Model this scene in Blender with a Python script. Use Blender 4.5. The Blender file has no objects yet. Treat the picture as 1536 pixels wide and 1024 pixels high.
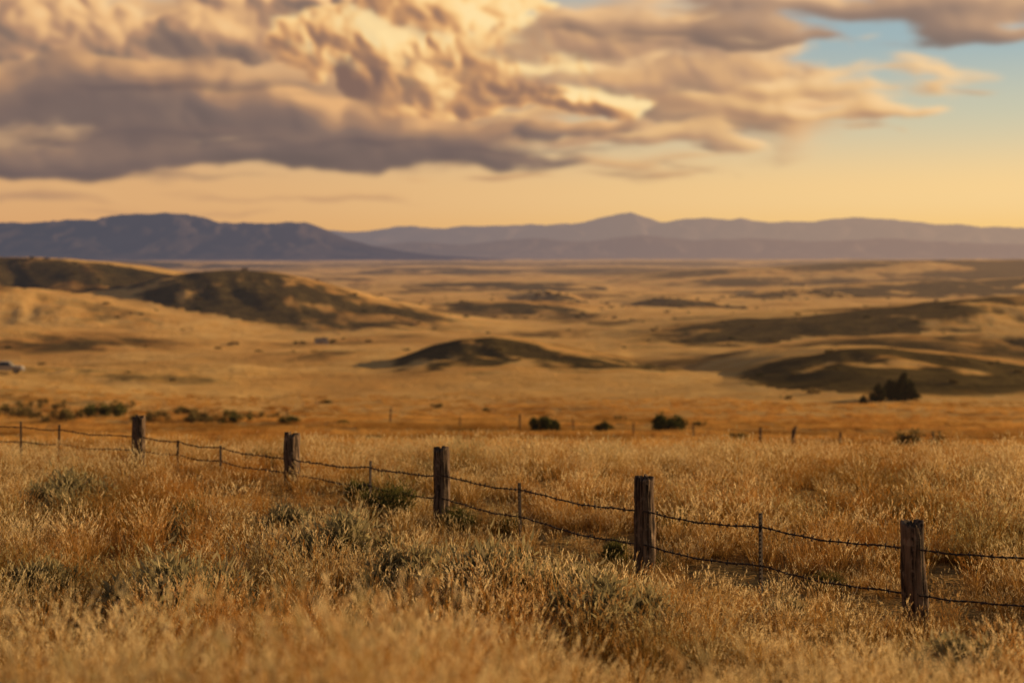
import bpy, math, random
import numpy as np
from mathutils import Vector
random.seed(7); rng=np.random.default_rng(7)
FP=2133.0; CX=768.0; HY=380.0
scene=bpy.context.scene
def lin(c):
    out=[]
    for v in c:
        v=v/255.0
        out.append(v/12.92 if v<=0.04045 else ((v+0.055)/1.055)**2.4)
    return (out[0],out[1],out[2],1.0)
# ---------------------------------------------------------------- node helpers
class NB:
    def __init__(s,nt): s.nt=nt; s.L=nt.links
    def n(s,t): return s.nt.nodes.new(t)
    def put(s,inp,v):
        if isinstance(v,bpy.types.NodeSocket): s.L.new(v,inp)
        elif v is not None: inp.default_value=v
    def m(s,op,a,b=None,c=None,clamp=False):
        n=s.n('ShaderNodeMath'); n.operation=op; n.use_clamp=clamp
        s.put(n.inputs[0],a)
        if b is not None: s.put(n.inputs[1],b)
        if c is not None: s.put(n.inputs[2],c)
        return n.outputs[0]
    def add(s,a,b): return s.m('ADD',a,b)
    def sub(s,a,b): return s.m('SUBTRACT',a,b)
    def mul(s,a,b): return s.m('MULTIPLY',a,b)
    def sm(s,x,lo,hi,a=0.0,b=1.0):
        n=s.n('ShaderNodeMapRange'); n.interpolation_type='SMOOTHSTEP'
        s.put(n.inputs[0],x); n.inputs[1].default_value=lo; n.inputs[2].default_value=hi
        n.inputs[3].default_value=a; n.inputs[4].default_value=b
        return n.outputs[0]
    def vec(s,x,y,z=0.0):
        n=s.n('ShaderNodeCombineXYZ'); s.put(n.inputs[0],x); s.put(n.inputs[1],y); s.put(n.inputs[2],z); return n.outputs[0]
    def sep(s,v):
        n=s.n('ShaderNodeSeparateXYZ'); s.put(n.inputs[0],v); return n.outputs
    def noise(s,v,sc,det=4,ro=0.55,dist=0.0):
        n=s.n('ShaderNodeTexNoise'); s.put(n.inputs['Vector'],v)
        n.inputs['Scale'].default_value=sc; n.inputs['Detail'].default_value=det
        n.inputs['Roughness'].default_value=ro; n.inputs['Distortion'].default_value=dist
        return n.outputs[0]
    def mix(s,f,a,b,bt='MIX'):
        n=s.n('ShaderNodeMix'); n.data_type='RGBA'; n.blend_type=bt
        s.put(n.inputs[0],f); s.put(n.inputs[6],a); s.put(n.inputs[7],b); return n.outputs[2]
    def attr(s,name):
        n=s.n('ShaderNodeAttribute'); n.attribute_name=name; return n.outputs
def newmat(name):
    m=bpy.data.materials.new(name); m.use_nodes=True; m.node_tree.nodes.clear()
    b=NB(m.node_tree); out=b.n('ShaderNodeOutputMaterial'); return m,b,out
# ---------------------------------------------------------------- mesh helper
def mk_mesh(name,v,f,smooth=True,attrs=None,mat=None):
    v=np.asarray(v,dtype=np.float32); f=np.asarray(f,dtype=np.int32)
    me=bpy.data.meshes.new(name); me.vertices.add(len(v)); me.vertices.foreach_set('co',v.ravel())
    k=f.shape[1]; me.loops.add(f.size); me.loops.foreach_set('vertex_index',f.ravel())
    me.polygons.add(len(f)); me.polygons.foreach_set('loop_start',np.arange(0,f.size,k,dtype=np.int32))
    me.update(calc_edges=True)
    me.polygons.foreach_set('use_smooth',np.full(len(f),smooth))
    if attrs:
        for an,(ty,arr) in attrs.items():
            a=me.attributes.new(an,ty,'POINT')
            key='vector' if ty=='FLOAT_VECTOR' else 'value'
            a.data.foreach_set(key,np.asarray(arr,dtype=np.float32).ravel())
    if mat: me.materials.append(mat)
    me.update(); return me
def obj(name,me,parent=None,loc=None):
    o=bpy.data.objects.new(name,me); scene.collection.objects.link(o)
    if parent: o.parent=parent
    if loc is not None: o.location=loc
    return o
def gridfaces(nr,nc,wrap=False):
    i=np.arange(nr-1)[:,None]; j=np.arange(nc if wrap else nc-1)[None,:]
    j2=(j+1)%nc
    return np.stack([i*nc+j,i*nc+j2,(i+1)*nc+j2,(i+1)*nc+j],-1).reshape(-1,4)
# ---------------------------------------------------------------- numpy noise
_p=rng.permutation(4096); _g=rng.random(4096)*2*math.pi
_gx=np.cos(_g); _gy=np.sin(_g); _jx=rng.random(4096); _jy=rng.random(4096)
def pn(x,y):
    xi=np.floor(x).astype(np.int64); yi=np.floor(y).astype(np.int64); xf=x-xi; yf=y-yi
    def h(a,b): return _p[(_p[a&4095]+b)&4095]
    u=xf*xf*xf*(xf*(xf*6-15)+10); w=yf*yf*yf*(yf*(yf*6-15)+10)
    def d(a,b,fx,fy):
        k=h(a,b); return _gx[k]*fx+_gy[k]*fy
    n00=d(xi,yi,xf,yf); n10=d(xi+1,yi,xf-1,yf); n01=d(xi,yi+1,xf,yf-1); n11=d(xi+1,yi+1,xf-1,yf-1)
    return 1.5*((n00*(1-u)+n10*u)*(1-w)+(n01*(1-u)+n11*u)*w)
def fbm(x,y,o=4,g=0.5):
    s=0;a=1
    for k in range(o):
        s=s+a*pn(x*2**k+17.3*k,y*2**k-9.1*k); a*=g
    return s
def worley(x,y):
    xi=np.floor(x).astype(np.int64); yi=np.floor(y).astype(np.int64); best=np.full(x.shape,9.0)
    for dx in (-1,0,1):
        for dy in (-1,0,1):
            k=_p[(_p[(xi+dx)&4095]+yi+dy)&4095]
            d=(xi+dx+_jx[k]-x)**2+(yi+dy+_jy[k]-y)**2
            best=np.minimum(best,d)
    return np.sqrt(best)
def puff(x,y,o=3,gain=0.5):
    s=0;a=1;t=0
    for k in range(o):
        w_=np.minimum(worley(x*2.1**k+3*k,y*2.1**k),1.0)
        s=s+a*np.sqrt(np.maximum(1-w_*w_,0)); t+=a; a*=gain
    return s/t
def blur(a,s):
    r=int(3*s)+1; k=np.exp(-0.5*(np.arange(-r,r+1)/s)**2); k/=k.sum()
    p=np.pad(a,((r,r),(0,0)),mode='edge'); o=sum(k[i]*p[i:i+a.shape[0]] for i in range(2*r+1))
    p=np.pad(o,((0,0),(r,r)),mode='edge'); return sum(k[i]*p[:,i:i+a.shape[1]] for i in range(2*r+1))
def ss(x,a,b):
    t=np.clip((x-a)/(b-a),0,1); return t*t*(3-2*t)
# ---------------------------------------------------------------- terrain
tab=[(0.5,-1.45),(4,-1.78),(6,-2.15),(8,-2.75),(12,-3.75),(16.5,-4.4),(20,-4.55),(25,-4.68),(30,-4.92),(35,-5.25),(45,-6.6),(60,-8.6),(85,-11.3),
     (142,-17),(250,-26),(400,-33),(800,-45),(1500,-55),(3000,-62),(60000,-62)]
lg=np.linspace(math.log(0.5),math.log(60000),3000)
tz=np.interp(lg,[math.log(a) for a,b in tab],[b for a,b in tab])
ker=np.exp(-0.5*(np.arange(-60,61)/18.0)**2); ker/=ker.sum()
tz=np.convolve(np.pad(tz,60,mode='edge'),ker,'valid')
def base(r): return np.interp(np.log(np.maximum(r,0.5)),lg,tz)
RID=[ # D, wfront, wback, painted slope shade, profile
 (1150,180,400,.65,[(-900,392),(-300,380),(0,384),(60,385),(130,390),(200,397),(260,406),(330,420),(420,440),(520,458),(600,470),(700,484),(800,500)]),
 (980,120,220,.95,[(100,446),(180,432),(240,422),(300,414),(350,411),(420,413),(480,419),(530,433),(580,448),(640,463),(700,474),(780,484),(850,497)]),
 (820,80,160,.35,[(-400,425),(-100,420),(0,424),(80,438),(160,455),(260,474),(360,488),(460,498)]),
 (600,60,160,.4,[(-400,480),(0,492),(80,497),(180,505),(280,513),(420,522),(520,530)]),
 (430,50,100,.95,[(410,580),(480,570),(550,558),(620,541),(680,522),(730,511),(780,507),(830,512),(880,521),(940,531),(1010,545),(1090,560)]),
 (760,110,280,1.0,[(700,522),(780,511),(840,504),(900,498),(980,490),(1060,482),(1150,474),(1250,465),(1350,457),(1450,448),(1536,443),(1800,436),(2400,440)]),
 (570,55,140,.5,[(1000,545),(1100,530),(1200,519),(1300,510),(1400,503),(1536,498),(1800,500)]),
 (370,56,130,.95,[(740,618),(850,600),(920,586),(1000,570),(1080,553),(1150,538),(1220,526),(1300,520),(1400,526),(1480,537),(1536,545),(1700,556),(2000,560)]),
 (330,34,90,.35,[(-600,538),(0,550),(140,553),(300,560),(450,571),(560,582),(680,594)]),
 (235,28,70,.3,[(-500,560),(0,582),(120,588),(260,598),(400,608),(560,618)]),
 (3300,450,900,.8,[(750,430),(850,423),(950,414),(1050,407),(1150,404),(1250,396),(1350,391),(1450,391),(1536,389),(1900,388)]),
 (2100,190,300,1.,[(1150,440),(1250,425),(1350,418),(1450,420),(1536,416),(1800,412)]),
 (1550,130,220,1.,[(860,475),(900,463),(940,455),(1000,447),(1060,450),(1120,461),(1180,474)]),
 (1250,110,200,.7,[(560,470),(640,460),(720,452),(800,455),(880,464),(960,476)]),
 (1750,120,200,1.,[(700,462),(770,446),(820,437),(860,444),(900,456)]),
 (1900,150,200,.9,[(1080,452),(1130,437),(1190,432),(1240,438),(1320,450)]),
 (2600,220,300,.8,[(520,440),(600,430),(700,424),(800,425),(900,428),(980,438)]),
 (5200,500,900,.8,[(480,410),(600,404),(700,403),(800,405),(900,402),(1000,404),(1150,410)]),
 (6500,600,900,.9,[(-300,392),(0,393),(150,391),(300,394),(420,398),(560,402)]),
 (8000,700,900,.9,[(500,398),(650,394),(800,395),(950,392),(1100,393),(1300,390),(1536,392)]),
]
def height(x,y,want=False):
    x=np.asarray(x,dtype=np.float64); y=np.asarray(y,dtype=np.float64)
    r=np.hypot(y,0.3*x); b=base(r)
    h=b.copy(); bump=np.zeros_like(b); slope_shade=np.zeros_like(b)
    for i,(D,wf,wb,shd,pr) in enumerate(RID):
        sel=(y>D-3.2*wf)&(y<D+3.2*wb)
        if not sel.any(): continue
        xs=x[sel]; ys=y[sel]
        wx=xs+0.2*wf*fbm(xs/(2.5*wf)+i*5,ys/(2.5*wf),2)
        wy=ys+0.32*wf*fbm(xs/(2.0*wf)-i*3,ys/(2.2*wf)+7,2)
        q=wx*FP/D+CX
        px=[a for a,_ in pr]; cz=[-(c-HY)/FP*D for _,c in pr]
        bD=base(np.array([float(D)]))[0]
        amp=np.maximum(np.interp(q,px,cz)-bD,0)
        edge=ss(q,px[0]-60,px[0]+60) if px[0]>-100 else 1
        if px[-1]<1600: edge=edge*(1-ss(q,px[-1]-60,px[-1]+60))
        amp=amp*edge
        t=np.where(wy<D,(wy-D)/wf,(wy-D)/wb)
        g=np.exp(-t*t)
        gn=fbm(wx/(0.6*wf)+0.5*wy/wf+i*11,wy/(1.9*wf),4)
        gul=1-np.sqrt(gn*gn+0.015)
        v=amp*g*(1+0.30*(gul-0.7)*np.clip(np.abs(t)*1.6,0.10,1))
        cur=bump[sel]; k=0.12*amp.max()+0.8
        hh=np.clip(0.5+0.5*(v-cur)/k,0,1)
        bump[sel]=np.where((v<=0),cur,cur*(1-hh)+v*hh+k*hh*(1-hh)*np.minimum(v/k,1))
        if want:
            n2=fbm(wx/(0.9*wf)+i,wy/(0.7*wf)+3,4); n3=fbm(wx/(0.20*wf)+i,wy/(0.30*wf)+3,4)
            vv=shd*ss(t,-1.9,-1.0)*(1-ss(t,-0.20+0.22*n2,0.05+0.22*n2))*np.clip(amp/(0.35*amp.max()+1e-6),0,1)*np.clip(0.76+0.7*n2+0.55*n3+0.9*(0.6-gul),0,1)  # shade mask for camera-facing ridge fronts
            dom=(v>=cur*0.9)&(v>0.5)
            slope_shade[sel]=np.where(dom,np.maximum(vv,slope_shade[sel]*(1-g)),slope_shade[sel])
    h=h+bump
    h=h+0.07*fbm(x/2.6,y/2.6,3)*(1-ss(r,60,140))
    h=h+0.35*ss(r,30,90)*fbm(x/22,y/16,3)+1.4*ss(r,120,320)*fbm(x/85,y/55,4)
    h=h+3.0*ss(r,450,1000)*fbm(x/380,y/300,4)+6*ss(r,1500,3000)*fbm(x/1300,y/800,4)
    if want: return h,slope_shade
    return h
def hz(x,y): return float(height(np.array([x]),np.array([y]))[0])
def hit(px,py,ymin=5.0):
    q=(px-CX)/FP; s=(py-HY)/FP
    Y=np.geomspace(ymin,20000,6000); H=height(q*Y,Y)
    k=np.argmax(H>=-s*Y); Yk=Y[k]
    return q*Yk,Yk,H[k]
def wang():
    a=np.concatenate([np.linspace(-180,-45,50,endpoint=False),np.linspace(-45,-25,90,endpoint=False),np.linspace(-25,25,620,endpoint=False),
      np.linspace(25,45,90,endpoint=False),np.linspace(45,180,50,endpoint=False)])
    return np.radians(a)
A=wang(); R=np.concatenate([[0.3],np.geomspace(1.0,46000,950)])
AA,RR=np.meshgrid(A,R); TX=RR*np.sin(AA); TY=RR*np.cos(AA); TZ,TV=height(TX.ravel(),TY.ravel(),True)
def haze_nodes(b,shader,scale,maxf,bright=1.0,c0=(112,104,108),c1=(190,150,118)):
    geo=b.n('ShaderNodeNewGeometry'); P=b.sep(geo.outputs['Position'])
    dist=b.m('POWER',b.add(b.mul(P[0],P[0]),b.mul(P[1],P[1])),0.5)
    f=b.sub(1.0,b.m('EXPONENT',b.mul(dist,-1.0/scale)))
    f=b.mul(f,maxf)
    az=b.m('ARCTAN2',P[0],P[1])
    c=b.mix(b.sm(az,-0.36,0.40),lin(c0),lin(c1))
    em=b.n('ShaderNodeEmission'); b.put(em.inputs[0],c); em.inputs[1].default_value=bright  # distance haze painted as emission, brighter toward the sun side
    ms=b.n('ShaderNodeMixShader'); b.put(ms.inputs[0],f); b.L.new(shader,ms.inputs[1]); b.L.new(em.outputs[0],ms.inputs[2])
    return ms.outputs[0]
gm,b,out=newmat('dry_grassland')
geo=b.n('ShaderNodeNewGeometry'); pos=geo.outputs['Position']; P=b.sep(pos)
dist=b.m('POWER',b.add(b.mul(P[0],P[0]),b.mul(P[1],P[1])),0.5)
flat=b.vec(P[0],P[1],0.0)
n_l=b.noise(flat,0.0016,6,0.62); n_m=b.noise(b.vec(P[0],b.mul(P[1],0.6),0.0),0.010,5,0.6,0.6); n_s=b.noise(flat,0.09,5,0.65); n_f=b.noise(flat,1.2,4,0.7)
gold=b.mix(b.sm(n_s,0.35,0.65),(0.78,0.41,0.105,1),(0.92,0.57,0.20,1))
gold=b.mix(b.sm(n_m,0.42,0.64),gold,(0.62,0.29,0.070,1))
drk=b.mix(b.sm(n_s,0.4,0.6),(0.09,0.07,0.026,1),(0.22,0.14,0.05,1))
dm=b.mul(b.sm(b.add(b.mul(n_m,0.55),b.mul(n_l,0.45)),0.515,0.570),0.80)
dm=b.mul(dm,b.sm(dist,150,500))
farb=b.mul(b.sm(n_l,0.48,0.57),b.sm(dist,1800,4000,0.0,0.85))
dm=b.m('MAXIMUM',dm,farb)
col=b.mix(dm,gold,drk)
shd=b.attr('slope_shade')['Fac']
vf=b.m('MULTIPLY',b.add(shd,b.mul(b.sub(n_s,0.5),0.9)),b.sm(shd,0.02,0.15),clamp=True)
col=b.mix(b.sm(vf,0.12,0.58,0.0,0.95),col,b.mix(b.sm(n_s,0.35,0.65),(0.040,0.036,0.015,1),(0.11,0.078,0.028,1)))  # ridge-front shade painted into the ground colour in dark scrub tones
near=b.sm(dist,60,240)
col=b.mix(near,b.mix(b.sm(n_f,0.35,0.65),(0.20,0.11,0.035,1),(0.44,0.25,0.07,1)),col)
bs=b.n('ShaderNodeBsdfPrincipled'); b.put(bs.inputs['Base Color'],col); bs.inputs['Roughness'].default_value=1.0; bs.inputs['Specular IOR Level'].default_value=0.0
b.put(bs.inputs['Sheen Weight'],b.m('MULTIPLY',b.sub(1.0,b.m('MAXIMUM',b.sm(shd,0.05,0.4),dm)),0.42)); bs.inputs['Sheen Roughness'].default_value=0.6; bs.inputs['Sheen Tint'].default_value=(1.0,0.62,0.24,1)
bp=b.n('ShaderNodeBump'); bp.inputs['Strength'].default_value=1.0; bp.inputs['Distance'].default_value=3.0
b.put(bp.inputs['Height'],b.noise(flat,0.16,7,0.72)); b.L.new(bp.outputs[0],bs.inputs['Normal'])
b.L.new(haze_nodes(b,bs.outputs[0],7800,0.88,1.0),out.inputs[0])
tv=np.stack([TX.ravel(),TY.ravel(),TZ],-1)
tf=gridfaces(len(R),len(A),True)[:,::-1]
ground=obj('ground',mk_mesh('ground',tv,tf,True,{'slope_shade':('FLOAT',TV)},gm))
# ---------------------------------------------------------------- mountains
def mountain(name,D,depth,prof,haze,col,seed,c0,c1):
    m,b,out=newmat(name)
    geo=b.n('ShaderNodeNewGeometry'); nn=b.noise(geo.outputs['Position'],0.0015,6,0.65)
    c=b.mix(b.sm(nn,0.35,0.65),col,tuple(v*0.45 for v in col[:3])+(1,))
    d=b.n('ShaderNodeBsdfDiffuse'); b.put(d.inputs[0],c)
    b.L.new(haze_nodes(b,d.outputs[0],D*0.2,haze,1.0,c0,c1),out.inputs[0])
    px=[p[0] for p in prof]; cz=[-(p[1]-HY)/FP*D for p in prof]
    nx,ny=900,90
    x=np.linspace((px[0]-CX)/FP*D,(px[-1]-CX)/FP*D,nx); t=np.linspace(-1.6,1.2,ny)
    X,T=np.meshgrid(x,t); Y=D+T*depth
    crest=np.interp(X*FP/D+CX,px,cz)+62
    lam=depth*0.5
    X2=X+0.5*lam*fbm(X/lam/1.5+seed,T*1.2,3)
    rd=1-np.abs(fbm(X2/lam,T*1.1+seed,5,0.55))*1.3
    sh=np.exp(-(T/0.62)**2)
    k=np.clip(np.abs(T)*2.4,0.12,1)
    Z=crest*sh*(1-0.75*k+0.75*k*rd)+crest*0.03*fbm(X/(lam*0.25),T*5,4)
    Z=Z*ss(-T,-1.2,-1.0)-62-40*ss(-T,1.45,1.6)
    v=np.stack([X.ravel(),Y.ravel(),Z.ravel()],-1)
    obj(name,mk_mesh(name,v,gridfaces(ny,nx),True,None,m))
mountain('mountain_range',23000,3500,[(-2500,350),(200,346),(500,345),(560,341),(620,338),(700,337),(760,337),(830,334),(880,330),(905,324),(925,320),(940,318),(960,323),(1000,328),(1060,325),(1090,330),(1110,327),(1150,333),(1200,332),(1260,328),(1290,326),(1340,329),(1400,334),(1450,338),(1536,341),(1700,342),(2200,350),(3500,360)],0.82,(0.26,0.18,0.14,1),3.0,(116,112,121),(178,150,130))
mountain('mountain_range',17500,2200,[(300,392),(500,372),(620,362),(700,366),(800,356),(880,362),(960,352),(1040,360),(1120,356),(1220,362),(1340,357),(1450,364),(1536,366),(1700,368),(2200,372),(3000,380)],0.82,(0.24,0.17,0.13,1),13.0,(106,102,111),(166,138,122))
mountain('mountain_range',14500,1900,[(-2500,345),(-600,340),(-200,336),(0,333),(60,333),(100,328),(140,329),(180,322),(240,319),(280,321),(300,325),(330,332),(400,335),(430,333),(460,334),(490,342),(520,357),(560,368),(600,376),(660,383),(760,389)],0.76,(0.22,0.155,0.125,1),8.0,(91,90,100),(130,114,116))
# ---------------------------------------------------------------- grass
def tuft(n,rad,h0,h1,w,seedf,bend,seed):
    r=np.random.default_rng(seed)
    a=r.random(n)*2*math.pi; rr=rad*np.sqrt(r.random(n)); bx=rr*np.cos(a); by=rr*np.sin(a)
    h=h0+(h1-h0)*r.random(n)**0.8
    la=a+r.normal(0,0.9,n); le=bend*(0.3+r.random(n))*h
    wa=r.random(n)*math.pi; W=w*(0.6+0.8*r.random(n))
    lv=np.array([0,0.35,0.7,1.0]); wl=np.array([1,0.8,0.5,0.12])
    V=[];F=[];T=[]; vi=0
    P=np.zeros((n,4,3))
    for k,t in enumerate(lv):
        P[:,k,0]=bx+np.cos(la)*le*t**1.9; P[:,k,1]=by+np.sin(la)*le*t**1.9; P[:,k,2]=h*t*(1-0.12*bend*t)-0.03
    vs=np.zeros((n,4,2,3))
    for k in range(4):
        o=np.stack([np.cos(wa)*W*wl[k]/2,np.sin(wa)*W*wl[k]/2,np.zeros(n)],-1)
        vs[:,k,0]=P[:,k]-o; vs[:,k,1]=P[:,k]+o
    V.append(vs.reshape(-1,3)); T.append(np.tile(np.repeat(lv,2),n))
    bi=np.arange(n)[:,None]*8
    for k in range(3): F.append(bi+np.array([[2*k,2*k+1,2*k+3,2*k+2]]))
    vi=n*8
    ns=int(n*seedf)
    for i in range(ns):
        d=P[i,3]-P[i,2]; L=np.linalg.norm(d)+1e-6; d/=L; hl=0.06+0.07*r.random()
        for j in range(7):
            c=P[i,3]-d*hl*(j/7.0-0.15)+r.normal(0,0.005,3); s=w*(1.4+1.0*r.random())*(0.5+0.5*math.sin(0.4+2.4*j/7))
            u=r.normal(0,1,3); u/=np.linalg.norm(u); ax=d+0.5*u; 
            sd=np.cross(ax,r.normal(0,1,3)); sd/=np.linalg.norm(sd)+1e-6
            V.append(np.array([c-ax*s*1.3,c+sd*s*0.5,c+ax*s*1.3,c-sd*s*0.5])); T.append(np.full(4,1.15)); F.append(np.array([[vi,vi+1,vi+2,vi+3]])); vi+=4
    return np.concatenate(V),np.concatenate(F),np.concatenate(T)
def plant_mat(name,c0,c1,c2,alt,trans=0.4,patch=0.25,dark=(0.5,0.40,0.32,1),big=None,bigcol=(0.42,0.36,0.30,1),bl=(0.46,0.62),bs_=0.8):
    m,b,out=newmat(name)
    t=b.attr('t')['Fac']
    oi=b.n('ShaderNodeObjectInfo'); geo=b.n('ShaderNodeNewGeometry')
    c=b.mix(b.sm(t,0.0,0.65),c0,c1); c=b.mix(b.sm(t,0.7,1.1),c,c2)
    nz=b.noise(geo.outputs['Position'],patch,2,0.6)
    f=b.add(b.mul(nz,0.75),b.mul(oi.outputs['Random'],0.25))
    c=b.mix(b.sm(f,0.46,0.66),c,alt)
    c=b.mix(b.sm(oi.outputs['Random'],0.0,1.0,0.0,0.55),c,b.mix(1.0,c,dark,'MULTIPLY'))
    if big:
        PP=b.sep(geo.outputs['Position'])
        n2=b.noise(b.vec(b.mul(PP[0],0.6),PP[1],3.0),big,3,0.6)
        c=b.mix(b.sm(n2,bl[0],bl[1],0.0,bs_),c,b.mix(1.0,c,bigcol,'MULTIPLY'))
    d=b.n('ShaderNodeBsdfDiffuse'); tr=b.n('ShaderNodeBsdfTranslucent'); b.put(d.inputs[0],c); b.put(tr.inputs[0],c)
    ms=b.n('ShaderNodeMixShader'); ms.inputs[0].default_value=trans
    b.L.new(d.outputs[0],ms.inputs[1]); b.L.new(tr.outputs[0],ms.inputs[2]); b.L.new(ms.outputs[0],out.inputs[0])
    return m
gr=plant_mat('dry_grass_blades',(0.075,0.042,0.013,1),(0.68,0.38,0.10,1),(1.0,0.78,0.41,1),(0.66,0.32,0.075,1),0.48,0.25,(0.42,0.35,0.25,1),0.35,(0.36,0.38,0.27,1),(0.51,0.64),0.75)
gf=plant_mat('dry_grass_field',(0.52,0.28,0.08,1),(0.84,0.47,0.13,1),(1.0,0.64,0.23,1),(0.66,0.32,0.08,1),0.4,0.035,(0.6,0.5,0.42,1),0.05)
def tcoll(name,specs,mat):
    c=bpy.data.collections.new(name)
    for i,s in enumerate(specs):
        v,f,t=tuft(*s); me=mk_mesh(name+'_tuft',v,f,False,{'t':('FLOAT',t)},mat)
        o=bpy.data.objects.new(name+'_tuft',me); c.objects.link(o)
    return c
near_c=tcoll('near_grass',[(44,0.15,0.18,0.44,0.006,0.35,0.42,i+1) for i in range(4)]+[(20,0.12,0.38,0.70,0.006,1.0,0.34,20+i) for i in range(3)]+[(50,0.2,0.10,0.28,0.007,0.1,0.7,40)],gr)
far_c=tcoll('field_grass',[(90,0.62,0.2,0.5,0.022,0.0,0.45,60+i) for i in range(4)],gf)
def scatter(name,coll,pts,scl,nvar,tilt=0.12):
    n=len(pts); rot=np.zeros((n,3)); rot[:,2]=rng.random(n)*6.283; rot[:,0]=rng.normal(0,tilt,n); rot[:,1]=rng.normal(0.0,tilt,n)
    me=bpy.data.meshes.new(name); me.vertices.add(n); me.vertices.foreach_set('co',np.asarray(pts,dtype=np.float32).ravel())
    for an,ty,arr in (('rot','FLOAT_VECTOR',rot),('scl','FLOAT_VECTOR',scl)):
        a=me.attributes.new(an,ty,'POINT'); a.data.foreach_set('vector',np.asarray(arr,dtype=np.float32).ravel())
    a=me.attributes.new('idx','INT','POINT'); a.data.foreach_set('value',rng.integers(0,nvar,n).astype(np.int32))
    me.update(); o=obj(name,me)
    ng=bpy.data.node_groups.new(name,'GeometryNodeTree')
    ng.interface.new_socket('Geometry',in_out='INPUT',socket_type='NodeSocketGeometry'); ng.interface.new_socket('Geometry',in_out='OUTPUT',socket_type='NodeSocketGeometry')
    gi=ng.nodes.new('NodeGroupInput'); go=ng.nodes.new('NodeGroupOutput')
    ci=ng.nodes.new('GeometryNodeCollectionInfo'); ci.inputs[0].default_value=coll; ci.inputs['Separate Children'].default_value=True; ci.inputs['Reset Children'].default_value=True
    ip=ng.nodes.new('GeometryNodeInstanceOnPoints')
    def na(nm,ty):
        k=ng.nodes.new('GeometryNodeInputNamedAttribute'); k.data_type=ty; k.inputs[0].default_value=nm; return k.outputs[0]
    L=ng.links; L.new(gi.outputs[0],ip.inputs['Points']); L.new(ci.outputs[0],ip.inputs['Instance']); ip.inputs['Pick Instance'].default_value=True
    L.new(na('idx','INT'),ip.inputs['Instance Index']); L.new(na('rot','FLOAT_VECTOR'),ip.inputs['Rotation']); L.new(na('scl','FLOAT_VECTOR'),ip.inputs['Scale'])
    L.new(ip.outputs[0],go.inputs[0])
    md=o.modifiers.new('scatter','NODES'); md.node_group=ng
    return o
def wedge(r0,r1,dens,half=math.radians(25)):
    n=int(dens*half*(r1*r1-r0*r0)); r=np.sqrt(r0*r0+(r1*r1-r0*r0)*rng.random(n)); a=(rng.random(n)*2-1)*half
    return r*np.sin(a),r*np.cos(a)
xs=[];ys=[]
for r0,r1,d in ((3.5,14,30),(14,26,28),(26,42,18),(42,60,7)):
    x,y=wedge(r0,r1,d); xs.append(x); ys.append(y)
x=np.concatenate(xs); y=np.concatenate(ys)
cl=fbm(x/1.3,y/1.3,3); keep=rng.random(len(x))<np.clip(0.62+1.3*cl,0.07,1); x=x[keep]; y=y[keep]; cl=cl[keep]
s=np.clip(0.92+0.50*fbm(x/2.2+9,y/2.2,3)+0.22*rng.normal(0,1,len(x)),0.40,1.45)
fx_=4.67+(-9.0-4.67)*(y-16.5)/18.0
s=s*(1-0.45*np.exp(-((x-fx_)/2.2)**2)*ss(-y,-34,-22))*(1-0.15*ss(-y,-9,-6))*(1-0.30*ss(x,-1.0,2.5)*ss(-y,-17,-13))
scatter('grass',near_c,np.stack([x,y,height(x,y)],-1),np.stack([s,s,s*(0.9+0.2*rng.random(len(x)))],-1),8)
xs=[];ys=[]
for r0,r1,d in ((50,90,2.2),(90,160,1.0),(160,280,0.4)):
    x,y=wedge(r0,r1,d,math.radians(24)); xs.append(x); ys.append(y)
x=np.concatenate(xs); y=np.concatenate(ys)
cl=fbm(x/9,y/7,3); keep=rng.random(len(x))<np.clip(0.7+1.1*cl,0.06,1)*(1-ss(y,200,275)); x=x[keep]; y=y[keep]
s=np.clip(0.9+0.2*rng.normal(0,1,len(x)),0.4,1.5)
scatter('field_grass',far_c,np.stack([x,y,height(x,y)],-1),np.stack([s,s,s*0.85],-1),4)
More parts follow.
